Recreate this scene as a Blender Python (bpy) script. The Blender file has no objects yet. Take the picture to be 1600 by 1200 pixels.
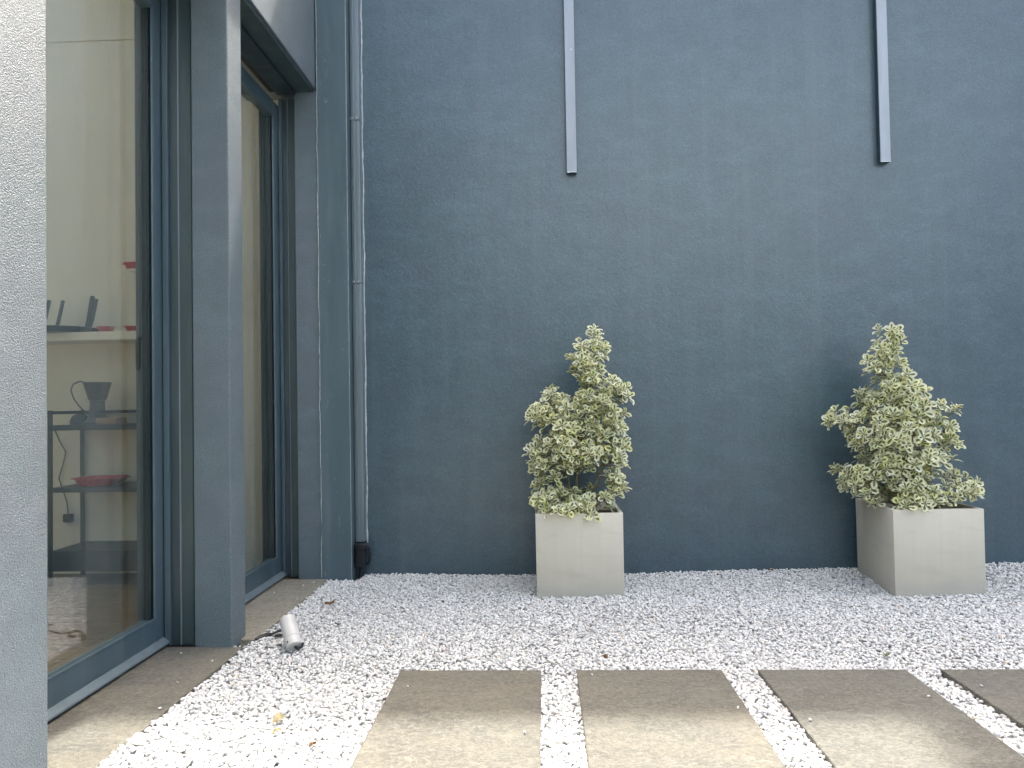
import bpy, bmesh, math, random
import numpy as np
from mathutils import Vector, Matrix, noise as mnoise

random.seed(11)
RNG = np.random.default_rng(5)
scene = bpy.context.scene
COL = scene.collection
R = math.radians

# ---------------------------------------------------------------- camera
cam_d = bpy.data.cameras.new('camera'); cam = bpy.data.objects.new('camera', cam_d); COL.objects.link(cam)
cam_d.sensor_width = 36.0; cam_d.lens = 1150.0 / 1600.0 * 36.0
cam_d.clip_start = 0.02; cam_d.clip_end = 2000
right = Vector((0.999, 0.0417, -0.017)).normalized()
fwd = Vector((-0.0413, 0.9989, 0.0233)); fwd = (fwd - right * fwd.dot(right)).normalized()
up = right.cross(fwd)
m = Matrix.Identity(4)
for i in range(3):
    m[i][0] = right[i]; m[i][1] = up[i]; m[i][2] = -fwd[i]
m[0][3], m[1][3], m[2][3] = 0.0, 0.0, 1.14
cam.matrix_world = m
scene.camera = cam

# ---------------------------------------------------------------- light
SUN_ELEV = R(65); SUN_AZ = R(13)         # azimuth measured from +Y towards +X
world = bpy.data.worlds.new('World'); scene.world = world; world.use_nodes = True
wn = world.node_tree.nodes; wl = world.node_tree.links
wn.clear()
sky = wn.new('ShaderNodeTexSky'); sky.sky_type = 'NISHITA'; sky.sun_disc = False
sky.sun_elevation = SUN_ELEV; sky.sun_rotation = SUN_AZ
sky.altitude = 50; sky.air_density = 1.0; sky.dust_density = 9.0; sky.ozone_density = 1.0
bg = wn.new('ShaderNodeBackground'); bg.inputs['Strength'].default_value = 0.15
wo = wn.new('ShaderNodeOutputWorld')
wl.new(sky.outputs[0], bg.inputs[0]); wl.new(bg.outputs[0], wo.inputs[0])
sd = bpy.data.lights.new('sun', 'SUN'); sd.energy = 2.0; sd.angle = R(1.9); sd.color = (1.0, 0.98, 0.95)
sun = bpy.data.objects.new('sun', sd); COL.objects.link(sun)
sdir = Vector((math.sin(SUN_AZ) * math.cos(SUN_ELEV), math.cos(SUN_AZ) * math.cos(SUN_ELEV), math.sin(SUN_ELEV)))
sun.rotation_euler = sdir.to_track_quat('Z', 'Y').to_euler()
sun.location = (3, 8, 12)
scene.view_settings.view_transform = 'Standard'
scene.view_settings.look = 'None'
scene.view_settings.exposure = 2.12
scene.view_settings.gamma = 1.0
scene.view_settings.use_curve_mapping = False
try:
    scene.view_settings.use_white_balance = True
    scene.view_settings.white_balance_temperature = 6900
    scene.view_settings.white_balance_tint = 8
except Exception:
    pass

# ---------------------------------------------------------------- helpers
def tag(o, label=None, cat=None, group=None, kind=None):
    if label: o['label'] = label
    if cat: o['category'] = cat
    if group: o['group'] = group
    if kind: o['kind'] = kind
    return o

def empty(name, loc=(0, 0, 0), rz=0.0):
    o = bpy.data.objects.new(name, None); COL.objects.link(o)
    o.location = loc; o.rotation_euler = (0, 0, rz); o.empty_display_size = 0.1
    return o

class MB:
    def __init__(s): s.bm = bmesh.new()
    def box(s, x0, x1, y0, y1, z0, z1, bev=0.0, seg=2):
        t = bmesh.new()
        bmesh.ops.create_cube(t, size=1.0)
        for v in t.verts:
            v.co = Vector(((x0 + x1) / 2 + v.co.x * (x1 - x0), (y0 + y1) / 2 + v.co.y * (y1 - y0), (z0 + z1) / 2 + v.co.z * (z1 - z0)))
        if bev > 0:
            bmesh.ops.bevel(t, geom=list(t.edges), offset=bev, segments=seg, profile=0.5, affect='EDGES')
        s.add(t); return s
    def add(s, t, M=None):
        if M is not None: bmesh.ops.transform(t, matrix=M, verts=t.verts)
        me = bpy.data.meshes.new('tmp'); t.to_mesh(me); t.free(); s.bm.from_mesh(me); bpy.data.meshes.remove(me)
    def tube(s, pts, r, n=8, cap=True):
        pts = [Vector(p) for p in pts]
        rs = r if isinstance(r, (list, tuple)) else [r] * len(pts)
        rings = []
        prev = None
        for i, p in enumerate(pts):
            d = (pts[min(i + 1, len(pts) - 1)] - pts[max(i - 1, 0)])
            if d.length < 1e-9: d = Vector((0, 0, 1))
            d.normalize()
            if prev is None:
                a = Vector((0, 0, 1)) if abs(d.z) < .9 else Vector((1, 0, 0))
                u = d.cross(a).normalized()
            else:
                u = (prev - d * prev.dot(d)).normalized()
            prev = u; w = d.cross(u)
            rings.append([s.bm.verts.new(p + (u * math.cos(2 * math.pi * k / n) + w * math.sin(2 * math.pi * k / n)) * rs[i]) for k in range(n)])
        for a, b in zip(rings[:-1], rings[1:]):
            for k in range(n):
                s.bm.faces.new((a[k], a[(k + 1) % n], b[(k + 1) % n], b[k]))
        if cap and n > 2:
            s.bm.faces.new(rings[0][::-1]); s.bm.faces.new(rings[-1])
        return s
    def lathe(s, prof, n=24, M=None):
        t = bmesh.new(); rings = []
        for r, z in prof:
            if r < 1e-5: rings.append([t.verts.new((0, 0, z))])
            else: rings.append([t.verts.new((r * math.cos(2 * math.pi * k / n), r * math.sin(2 * math.pi * k / n), z)) for k in range(n)])
        for a, b in zip(rings[:-1], rings[1:]):
            for k in range(n):
                k2 = (k + 1) % n
                if len(a) == 1 and len(b) == 1: continue
                if len(a) == 1: t.faces.new((a[0], b[k2], b[k]))
                elif len(b) == 1: t.faces.new((a[k], a[k2], b[0]))
                else: t.faces.new((a[k], a[k2], b[k2], b[k]))
        bmesh.ops.recalc_face_normals(t, faces=t.faces)
        s.add(t, M); return s
    def build(s, name, mat, parent=None, smooth=False, loc=None):
        me = bpy.data.meshes.new(name); s.bm.normal_update(); s.bm.to_mesh(me); s.bm.free()
        if mat: me.materials.append(mat)
        if smooth:
            me.polygons.foreach_set('use_smooth', [True] * len(me.polygons))
            try: me.set_sharp_from_angle(angle=R(38))
            except Exception: pass
        o = bpy.data.objects.new(name, me); COL.objects.link(o)
        if parent: o.parent = parent
        if loc: o.location = loc
        return o

# ---------------------------------------------------------------- materials
def newmat(name):
    mt = bpy.data.materials.new(name); mt.use_nodes = True
    nt = mt.node_tree; b = nt.nodes['Principled BSDF']
    return mt, nt, b
def N(nt, t, **kw):
    n = nt.nodes.new(t)
    for k, v in kw.items():
        if k in n.inputs.keys(): n.inputs[k].default_value = v
        else: setattr(n, k, v)
    return n
def coords(nt, scale=(1, 1, 1), kind='Object'):
    tc = nt.nodes.new('ShaderNodeTexCoord'); mp = nt.nodes.new('ShaderNodeMapping')
    mp.inputs['Scale'].default_value = scale
    nt.links.new(tc.outputs[kind], mp.inputs['Vector']); return mp.outputs[0]
def noise_tex(nt, vec, scale, detail=4, rough=.5, dist=0.0):
    n = N(nt, 'ShaderNodeTexNoise'); n.inputs['Scale'].default_value = scale
    n.inputs['Detail'].default_value = detail; n.inputs['Roughness'].default_value = rough
    n.inputs['Distortion'].default_value = dist
    nt.links.new(vec, n.inputs['Vector']); return n.outputs['Fac']
def ramp(nt, fac, stops, interp='LINEAR'):
    r = nt.nodes.new('ShaderNodeValToRGB'); r.color_ramp.interpolation = interp
    e = r.color_ramp.elements
    while len(e) > 1: e.remove(e[-1])
    e[0].position = stops[0][0]; c = stops[0][1]; e[0].color = (*c, 1) if len(c) == 3 else c
    for p, c in stops[1:]:
        x = e.new(p); x.color = (*c, 1) if len(c) == 3 else c
    nt.links.new(fac, r.inputs[0]); return r.outputs[0]
def g(v): return (v, v, v)
def mix(nt, fac, a, b, mode='MIX'):
    mx = nt.nodes.new('ShaderNodeMix'); mx.data_type = 'RGBA'; mx.blend_type = mode
    for inp, v in ((mx.inputs[0], fac), (mx.inputs[6], a), (mx.inputs[7], b)):
        if isinstance(v, bpy.types.NodeSocket): nt.links.new(v, inp)
        elif isinstance(v, (int, float)): inp.default_value = v
        else: inp.default_value = (*v, 1) if len(v) == 3 else v
    return mx.outputs[2]
def math_n(nt, op, a, b=None):
    n = nt.nodes.new('ShaderNodeMath'); n.operation = op
    for i, v in enumerate((a, b)):
        if v is None: continue
        if isinstance(v, bpy.types.NodeSocket): nt.links.new(v, n.inputs[i])
        else: n.inputs[i].default_value = v
    return n.outputs[0]
def bump(nt, b, h, strength, dist, prev=None):
    n = nt.nodes.new('ShaderNodeBump'); n.inputs['Strength'].default_value = strength; n.inputs['Distance'].default_value = dist
    nt.links.new(h, n.inputs['Height'])
    if prev is not None: nt.links.new(prev, n.inputs['Normal'])
    nt.links.new(n.outputs[0], b.inputs['Normal']); return n.outputs[0]

def mat_simple(name, col, rough=.5, metal=0.0, spec=.5, var=.12, scale=6, bumps=0.0, bscale=300):
    mt, nt, b = newmat(name)
    v = coords(nt)
    n = noise_tex(nt, v, scale, 5, .6)
    c0 = tuple(x * (1 - var) for x in col); c1 = tuple(min(1, x * (1 + var)) for x in col)
    nt.links.new(ramp(nt, n, [(.3, c0), (.7, c1)]), b.inputs['Base Color'])
    nt.links.new(ramp(nt, noise_tex(nt, v, scale * 3, 4), [(.3, g(max(0, rough - .06))), (.7, g(rough + .06))]), b.inputs['Roughness'])
    b.inputs['Metallic'].default_value = metal; b.inputs['Specular IOR Level'].default_value = spec
    if bumps: bump(nt, b, noise_tex(nt, v, bscale, 3), bumps, .002)
    return mt

def mat_stucco(name, base=(.045, .084, .108), grain=330, gd=.0016, light=(.064, .110, .138), rough=.36, spec=1.0, gstr=.75, sheen=.0, gmix=.62):
    mt, nt, b = newmat(name)
    v = coords(nt)
    cloud = noise_tex(nt, v, 1.3, 6, .62, .4)
    c = ramp(nt, cloud, [(.32, base), (.68, light)])
    patch = noise_tex(nt, v, 5.5, 5, .65)
    c = mix(nt, .35, c, ramp(nt, patch, [(.35, tuple(x * .82 for x in base)), (.65, tuple(x * 1.1 for x in light))]))
    # pale dust specks where the coat is worn
    sp = noise_tex(nt, v, 55, 2, .5)
    c = mix(nt, ramp(nt, sp, [(.76, g(0)), (.79, g(.5))]), c, (.3, .34, .36))
    # grain: dark pits and pale tips, slightly drawn out by the trowel
    gv = coords(nt, (1, 1, 1.7))
    fg = noise_tex(nt, gv, grain * .62, 3, .65)
    c = mix(nt, gmix, c, ramp(nt, fg, [(.3, tuple(x * .55 for x in base)), (.5, tuple((x + y) / 2 for x, y in zip(base, light))), (.72, tuple(x * 1.75 for x in light))]))
    hue = noise_tex(nt, v, 3.1, 4, .6)
    c = mix(nt, ramp(nt, hue, [(.42, g(0)), (.62, g(.5))]), c, mix(nt, 1.0, c, (1.18, .96, 1.04), 'MULTIPLY'))
    hz_ = noise_tex(nt, coords(nt, (2.5, 2.5, 5)), 1.7, 6, .7)
    c = mix(nt, ramp(nt, hz_, [(.45, g(0)), (.7, g(.55))]), c, mix(nt, 1.0, c, (1.6, 1.5, 1.42), 'MULTIPLY'))
    # rain streaks
    st = noise_tex(nt, coords(nt, (9, 9, .35)), 1.5, 5, .6)
    c = mix(nt, ramp(nt, st, [(.5, g(0)), (.75, g(.22))]), c, (.12, .155, .175))
    nt.links.new(c, b.inputs['Base Color'])
    b.inputs['Roughness'].default_value = rough
    b.inputs['Sheen Weight'].default_value = sheen; b.inputs['Sheen Roughness'].default_value = .45
    b.inputs['Specular IOR Level'].default_value = spec
    vo = N(nt, 'ShaderNodeTexVoronoi'); vo.inputs['Scale'].default_value = grain * .8; nt.links.new(v, vo.inputs['Vector'])
    h = math_n(nt, 'ADD', math_n(nt, 'MULTIPLY', noise_tex(nt, gv, grain * .62, 4, .7), 2.4), math_n(nt, 'MULTIPLY', vo.outputs['Distance'], -.7))
    p = bump(nt, b, noise_tex(nt, v, 7, 4, .55), .25, .010)
    p = bump(nt, b, noise_tex(nt, v, 42, 3, .5), .35, .0028, p)
    bump(nt, b, h, gstr, gd, p)
    return mt

def mat_metal_paint(name, col, rough=.32, flecks=False, spec=.6):
    mt, nt, b = newmat(name)
    v = coords(nt)
    n = noise_tex(nt, coords(nt, (3, 3, .6)), 2.2, 5, .6)
    c = ramp(nt, n, [(.3, tuple(x * .86 for x in col)), (.7, tuple(x * 1.12 for x in col))])
    dust = noise_tex(nt, coords(nt, (8, 8, .8)), 1.5, 4, .6)
    c = mix(nt, ramp(nt, dust, [(.5, g(0)), (.8, g(.16))]), c, (.3, .33, .34))
    if flecks:
        f = noise_tex(nt, coords(nt, (60, 60, 16)), 1.4, 4, .75)
        f2 = noise_tex(nt, coords(nt, (6, 6, 1.5)), 1.3, 3, .5)
        k = math_n(nt, 'MULTIPLY', ramp(nt, f, [(.6, g(0)), (.68, g(1))]), ramp(nt, f2, [(.5, g(0)), (.6, g(1))]))
        c = mix(nt, math_n(nt, 'MULTIPLY', k, .5), c, (.32, .42, .44))
    nt.links.new(c, b.inputs['Base Color'])
    b.inputs['Specular IOR Level'].default_value = spec
    nt.links.new(ramp(nt, noise_tex(nt, v, 9, 4, .6), [(.3, g(rough - .02)), (.7, g(rough + .05))]), b.inputs['Roughness'])
    bump(nt, b, noise_tex(nt, v, 420, 2), .06, .0004)
    return mt

def mat_slab(name, warm, seed, bright=False):
    mt, nt, b = newmat(name)
    tc = coords(nt); mp = nt.nodes.new('ShaderNodeMapping'); nt.links.new(tc, mp.inputs['Vector'])
    mp.inputs['Location'].default_value = (seed * 3.1, seed * 1.7, 0)
    v = mp.outputs[0]
    mp2 = nt.nodes.new('ShaderNodeMapping'); nt.links.new(v, mp2.inputs['Vector'])
    mp2.inputs['Scale'].default_value = (1, 1.9, 1); mp2.inputs['Rotation'].default_value = (0, 0, .18 * math.sin(seed))
    vs = mp2.outputs[0]
    a = (.235, .205, .155) if warm else (.215, .2, .17)
    d = (.125, .115, .1); l = (.36, .32, .245) if warm else (.33, .315, .27)
    n1 = noise_tex(nt, vs, 3.0, 7, .62, 1.2)
    c = ramp(nt, n1, [(.3, d), (.5, a), (.72, l)])
    n2 = noise_tex(nt, v, 1.8, 4, .6, .5)
    c = mix(nt, ramp(nt, n2, [(.4, g(0)), (.68, g(.5))]), c, (.17, .185, .17))
    # thin pale riven veins
    n3 = noise_tex(nt, vs, 9, 5, .6, 2.4)
    ve = math_n(nt, 'ABSOLUTE', math_n(nt, 'SUBTRACT', n3, .5))
    c = mix(nt, ramp(nt, ve, [(0, g(.8)), (.028, g(0))]), c, (.55, .52, .42))
    n5 = noise_tex(nt, vs, 30, 5, .75, 1.0)
    c = mix(nt, ramp(nt, n5, [(.42, g(.45)), (.5, g(0))]), c, (.10, .095, .085))
    c = mix(nt, ramp(nt, n5, [(.52, g(0)), (.64, g(.75))]), c, (.42, .385, .3))
    n6 = noise_tex(nt, v, 62, 5, .8, .3)
    c = mix(nt, ramp(nt, n6, [(.5, g(0)), (.66, g(.8))]), c, (.48, .44, .35))
    c = mix(nt, ramp(nt, n6, [(.36, g(.7)), (.46, g(0))]), c, (.11, .105, .09))
    n7 = noise_tex(nt, v, 4.5, 6, .7, .8)
    c = mix(nt, ramp(nt, n7, [(.5, g(0)), (.7, g(.4))]), c, (.42, .36, .24) if warm else (.36, .36, .31))
    gr = noise_tex(nt, v, 320, 3, .7)
    c = mix(nt, .35, c, ramp(nt, gr, [(.35, (.09, .085, .075)), (.65, (.42, .385, .31))]))
    c = mix(nt, 1.0, c, (.53, .555, .59), 'MULTIPLY') if not bright else c  # only the ledge copy stays bright, offsetting the shade on it
    nt.links.new(c, b.inputs['Base Color'])
    nt.links.new(ramp(nt, n5, [(.3, g(.5)), (.7, g(.75))]), b.inputs['Roughness'])
    b.inputs['Specular IOR Level'].default_value = .35
    p = bump(nt, b, n1, .5, .006)
    p = bump(nt, b, ramp(nt, ve, [(0, g(1)), (.05, g(0))]), .5, .0015, p)
    p = bump(nt, b, n5, .5, .002, p)
    bump(nt, b, gr, .4, .0008, p)
    return mt

def mat_gravel_bits():
    mt, nt, b = newmat('white_marble_chips')
    ge = nt.nodes.new('ShaderNodeNewGeometry')
    c = ramp(nt, ge.outputs['Random Per Island'], [(0, (.40, .40, .40)), (.10, (.54, .54, .54)), (.45, (.66, .66, .66)), (.9, (.77, .77, .76)),
                                                  (.975, (.80, .79, .76)), (.982, (.6, .5, .38)), (.988, (.72, .62, .56)), (.994, (.35, .34, .32)), (1, (.82, .82, .81))])
    v = coords(nt)
    c = mix(nt, ramp(nt, noise_tex(nt, v, 160, 4, .6), [(.5, g(0)), (.75, g(.35))]), c, (.55, .55, .56))
    c = mix(nt, ramp(nt, noise_tex(nt, v, 2.2, 4, .6), [(.45, g(0)), (.75, g(.25))]), c, (.6, .6, .6))
    nt.links.new(c, b.inputs['Base Color']); b.inputs['Roughness'].default_value = .65
    b.inputs['Specular IOR Level'].default_value = .35
    bump(nt, b, noise_tex(nt, v, 500, 3, .6), .35, .0015)
    return mt

def mat_ground(name, c0, c1, scale=80):
    mt, nt, b = newmat(name)
    v = coords(nt)
    vo = N(nt, 'ShaderNodeTexVoronoi'); vo.inputs['Scale'].default_value = scale; nt.links.new(v, vo.inputs['Vector'])
    c = ramp(nt, vo.outputs['Distance'], [(0, c1), (.75, c0)])
    c = mix(nt, ramp(nt, noise_tex(nt, v, 1.5, 5), [(.4, g(0)), (.7, g(.3))]), c, c0)
    nt.links.new(c, b.inputs['Base Color']); b.inputs['Roughness'].default_value = .9
    h = math_n(nt, 'SUBTRACT', 1.0, vo.outputs['Distance'])
    bump(nt, b, h, .6, .01)
    return mt

def mat_glass():
    mt, nt, b = newmat('window_glass'); nt.nodes.remove(b)
    out = [n for n in nt.nodes if n.type == 'OUTPUT_MATERIAL'][0]
    lw = N(nt, 'ShaderNodeLayerWeight'); lw.inputs['Blend'].default_value = .5
    f5 = math_n(nt, 'POWER', lw.outputs['Facing'], 5.0)
    ff = math_n(nt, 'ADD', .155, math_n(nt, 'MULTIPLY', f5, .6))
    tr = N(nt, 'ShaderNodeBsdfTransparent'); tr.inputs[0].default_value = (.975, .985, .965, 1)
    gl = N(nt, 'ShaderNodeBsdfGlossy'); gl.inputs['Roughness'].default_value = .012; gl.inputs[0].default_value = (1, 1, 1, 1)
    bp = N(nt, 'ShaderNodeBump'); bp.inputs['Strength'].default_value = .05; bp.inputs['Distance'].default_value = .002
    nt.links.new(noise_tex(nt, coords(nt), 4, 2), bp.inputs['Height']); nt.links.new(bp.outputs[0], gl.inputs['Normal'])
    df = N(nt, 'ShaderNodeBsdfDiffuse'); df.inputs[0].default_value = (.5, .5, .45, 1)
    m1 = N(nt, 'ShaderNodeMixShader'); m2 = N(nt, 'ShaderNodeMixShader')
    nt.links.new(ff, m1.inputs[0]); nt.links.new(tr.outputs[0], m1.inputs[1]); nt.links.new(gl.outputs[0], m1.inputs[2])
    # dust film: cloudy wipes and drops
    d = ramp(nt, noise_tex(nt, coords(nt, (2, 2, .8)), 2.5, 5, .65), [(.45, g(.0)), (.75, g(.018))])
    s = ramp(nt, noise_tex(nt, coords(nt), 60, 1, .5), [(.80, g(0)), (.82, g(.3))])
    nt.links.new(math_n(nt, 'ADD', d, s), m2.inputs[0])
    nt.links.new(m1.outputs[0], m2.inputs[1]); nt.links.new(df.outputs[0], m2.inputs[2])
    nt.links.new(m2.outputs[0], out.inputs[0])
    return mt

def mat_leaf():
    mt, nt, b = newmat('variegated_leaf')
    out = [n for n in nt.nodes if n.type == 'OUTPUT_MATERIAL'][0]
    uv = nt.nodes.new('ShaderNodeUVMap'); uv.uv_map = 'leafuv'
    sx = nt.nodes.new('ShaderNodeSeparateXYZ'); nt.links.new(uv.outputs[0], sx.inputs[0])
    oi = nt.nodes.new('ShaderNodeNewGeometry')
    at = nt.nodes.new('ShaderNodeAttribute'); at.attribute_name = 'rnd'
    cx = nt.nodes.new('ShaderNodeObjectInfo')
    tcv = coords(nt)
    n1 = noise_tex(nt, tcv, 110, 3, .6)
    dd = math_n(nt, 'ADD', sx.outputs[0], math_n(nt, 'MULTIPLY', math_n(nt, 'SUBTRACT', n1, .5), .75))
    fac = ramp(nt, dd, [(.32, g(1)), (.46, g(0))])      # 1 = green heart
    rn = math_n(nt, 'FRACT', math_n(nt, 'ADD', cx.outputs['Random'], at.outputs['Fac']))
    green = ramp(nt, rn, [(0, (.055, .10, .04)), (.5, (.09, .15, .06)), (1, (.13, .19, .085))])
    green = mix(nt, ramp(nt, noise_tex(nt, tcv, 70, 3, .6), [(.45, g(0)), (.6, g(.6))]), green, (.24, .31, .16))
    cream = ramp(nt, rn, [(0, (.93, .92, .60)), (.35, (.95, .94, .76)), (.62, (.93, .90, .52)), (.85, (.95, .94, .80)), (1, (.88, .88, .36))])
    c = mix(nt, fac, cream, green)
    rib = ramp(nt, sx.outputs[0], [(.03, g(.5)), (.08, g(0))])
    c = mix(nt, rib, c, (.42, .46, .24))
    nt.links.new(c, b.inputs['Base Color'])
    b.inputs['Roughness'].default_value = .5; b.inputs['Specular IOR Level'].default_value = .25
    tl = N(nt, 'ShaderNodeBsdfTranslucent'); nt.links.new(c, tl.inputs[0])
    ms = N(nt, 'ShaderNodeMixShader'); ms.inputs[0].default_value = .36
    nt.links.new(b.outputs[0], ms.inputs[1]); nt.links.new(tl.outputs[0], ms.inputs[2]); nt.links.new(ms.outputs[0], out.inputs[0])
    return mt

def mat_planter():
    mt, nt, b = newmat('planter_composite')
    v = coords(nt, (14, 14, .7))
    n = noise_tex(nt, v, 2.0, 5, .6)
    c = ramp(nt, n, [(.3, (.58, .548, .462)), (.7, (.61, .578, .492))])
    n9 = noise_tex(nt, coords(nt, (3, 3, 9)), 1.6, 6, .7, .5)
    c = mix(nt, ramp(nt, n9, [(.5, g(0)), (.72, g(.35))]), c, (.44, .41, .33))
    n10 = noise_tex(nt, coords(nt, (5, 5, 70)), 1.2, 2, .5)
    c = mix(nt, ramp(nt, n10, [(.78, g(0)), (.8, g(.35))]), c, (.32, .28, .22))
    n2 = noise_tex(nt, coords(nt), 3.2, 5, .6)
    c = mix(nt, ramp(nt, n2, [(.45, g(0)), (.75, g(.3))]), c, (.54, .50, .41))
    sp = noise_tex(nt, coords(nt), 60, 2)
    c = mix(nt, ramp(nt, sp, [(.76, g(0)), (.79, g(.4))]), c, (.3, .27, .23))
    sz = nt.nodes.new('ShaderNodeSeparateXYZ'); tco = nt.nodes.new('ShaderNodeTexCoord'); nt.links.new(tco.outputs['Object'], sz.inputs[0])
    hz = math_n(nt, 'ADD', sz.outputs[2], math_n(nt, 'MULTIPLY', noise_tex(nt, coords(nt), 14, 4, .6), -.09))
    c = mix(nt, ramp(nt, hz, [(.0, g(.45)), (.05, g(0))]), c, (.52, .51, .48))
    nt.links.new(c, b.inputs['Base Color']); b.inputs['Roughness'].default_value = .55
    b.inputs['Specular IOR Level'].default_value = .4
    p = bump(nt, b, n, .25, .002)
    bump(nt, b, noise_tex(nt, coords(nt), 260, 3), .2, .0008, p)
    return mt

M_wall = mat_stucco('dark_blue_render', base=(.031, .068, .093), light=(.050, .100, .128), rough=.32, grain=200, gd=.0007, gstr=.6)
M_facade = mat_stucco('grey_blue_render', base=(.064, .106, .132), light=(.086, .134, .162), grain=250, gd=.0026, rough=.42, spec=1.0, gstr=1.0, sheen=.10, gmix=.85)
M_frame = mat_metal_paint('anthracite_frame', (.066, .108, .136), .32)
M_rail = mat_metal_paint('anthracite_rail', (.028, .050, .062), .38)
M_inner = mat_simple('shade_inner_frame', (.004, .012, .016), .6, spec=.2)  # near-black version of the frame colour, shade on the rebates put into colour
M_dark = mat_simple('black_rubber', (.008, .009, .01), .6, var=.2)
M_teal = mat_metal_paint('teal_soffit', (.032, .058, .066), .42)
M_panel = mat_metal_paint('corner_panel_paint', (.08, .125, .15), .42, flecks=True, spec=.5)
M_duct = mat_metal_paint('duct_paint', (.15, .195, .22), .33, spec=.7)
M_caulk = mat_simple('pale_sealant', (.55, .60, .62), .6, var=.25, scale=30)
M_alu = mat_metal_paint('satin_grey_strip', (.37, .41, .47), .36, spec=.6)
M_glass = mat_glass()
M_planter = mat_planter()
M_soil = mat_simple('dark_soil', (.035, .024, .016), .95, var=.5, scale=60, bumps=1.0, bscale=60)
M_leaf = mat_leaf()
M_bark = mat_simple('green_brown_bark', (.17, .15, .09), .8, var=.35, scale=40, bumps=.5, bscale=200)
M_chips = mat_gravel_bits()
M_bed = mat_ground('gravel_bed_fill', (.30, .30, .30), (.62, .62, .61), 70)
M_bounce = mat_simple('bounce_wall_pale', (.50, .60, .68), .85, var=.05, scale=1.2, bumps=.2, bscale=60)  # cool pale colour for the added wall, tints its bounced light
M_bounce_cut = mat_simple('bounce_cut_dark', (.10, .10, .095), .7, var=.2, scale=3, bumps=.3, bscale=120)  # kept dark so the unseen floor bounces little light
M_ground = mat_ground('outer_ground', (.22, .22, .215), (.34, .34, .33), 50)
M_black = mat_simple('black_steel', (.012, .014, .017), .4, var=.25)
M_castiron = mat_simple('black_iron', (.010, .012, .018), .35, var=.2)
M_red = mat_simple('red_enamel', (.48, .025, .03), .28, var=.15)
M_coral = mat_simple('coral_enamel', (.55, .07, .05), .3, var=.12)
M_beige = mat_simple('beige_interior_paint', (.70, .655, .52), .8, var=.04, scale=1.5, bumps=.15, bscale=120)
M_shelf = mat_simple('cream_shelf', (.72, .68, .54), .6, var=.04)
M_wood = mat_simple('oak_board', (.15, .105, .055), .5, var=.3, scale=9)
M_box = mat_simple('brown_card', (.30, .19, .12), .7, var=.1)
M_lamp = mat_simple('pale_grey_cast_lamp', (.52, .52, .51), .4, var=.06, scale=12)
M_cable = mat_simple('black_cable', (.012, .012, .013), .45)
M_dryleaf = mat_simple('dry_leaf', (.30, .19, .085), .75, var=.4, scale=60)
M_yleaf = mat_simple('faded_leaf', (.60, .54, .33), .7, var=.3, scale=60)
M_green = mat_simple('green_sprout', (.10, .16, .04), .6, var=.3, scale=60)
M_sock = mat_simple('white_plastic', (.6, .58, .52), .4, var=.04)
M_screw = mat_simple('pale_screw', (.7, .72, .75), .3, metal=.6)
SLABM = [mat_slab('sandstone_paver_%s' % w, k, s, w == 'ledge') for w, k, s in (('warm', True, 1.0), ('tan', True, 2.3), ('grey', False, 3.9), ('olive', False, 5.2), ('sill', True, 7.7), ('ledge', False, 9.1))]

# ---------------------------------------------------------------- ground
WALL_Y = 4.86
def plane_obj(name, x0, x1, y0, y1, z, mat, kind='structure'):
    mb = MB(); vs = [mb.bm.verts.new(p) for p in ((x0, y0, z), (x1, y0, z), (x1, y1, z), (x0, y1, z))]; mb.bm.faces.new(vs)
    return tag(mb.build(name, mat), kind=kind)
plane_obj('ground', -400, 400, -400, 400, -.06, M_ground)
plane_obj('gravel_bed', -1.44, 8.9, 1.1, 4.855, -.012, M_bed)
plane_obj('bounce_cut_floor', -1.44, 8.9, -5.9, 1.095, -.004, M_bounce_cut)  # unseen dark floor added to cut bounced light on the wall

SLABS = [(-.614, -.027), (.12, .715), (.863, 1.458), (1.598, 2.19), (2.34, 2.93)]
PLANTERS = [(-.055, .45, 4.27, 4.775), (1.975, 2.48, 4.28, 4.785)]

def ghash(x, y): return mnoise.noise(Vector((x * 1.7, y * 1.7, 3.0)))
def bedz(x, y):
    n = .006 * np.sin(x * 3.1 + 1.3 * np.sin(y * 2.3)) + .005 * np.sin(y * 4.7 + x * 1.9)
    edge = np.clip((y - 4.35) / .5, 0, 1)
    n = n * (1 - .3 * edge) + edge * (.0 + .045 * np.clip((x - .6) / 2.2, 0, 1) - .0 * x)
    near_slab = np.clip((3.2 - y) / .15, 0, 1) * np.clip((x + .9) / .2, 0, 1)
    return n * (1 - .75 * near_slab) + .002 + .010 * np.clip((-1.30 - x) / .08, 0, 1)

# stone prototypes
def stone_proto(sub, seed):
    bm = bmesh.new(); bmesh.ops.create_icosphere(bm, subdivisions=sub, radius=1.0)
    rr = random.Random(seed)
    off = Vector((rr.uniform(0, 50), rr.uniform(0, 50), rr.uniform(0, 50)))
    planes = [(Vector((rr.gauss(0, 1), rr.gauss(0, 1), rr.gauss(0, 1))).normalized(), rr.uniform(.62, .9)) for _ in range(6)]
    for v in bm.verts:
        p = v.co * (1 + .28 * mnoise.noise(v.co * 1.1 + off))
        for nn, dd in planes:
            k = p.dot(nn) - dd
            if k > 0: p = p - nn * k * .85
        v.co = p
    bm.verts.ensure_lookup_table()
    V = np.array([v.co[:] for v in bm.verts]); Fc = np.array([[v.index for v in f.verts] for f in bm.faces]); bm.free()
    return V, Fc

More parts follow.
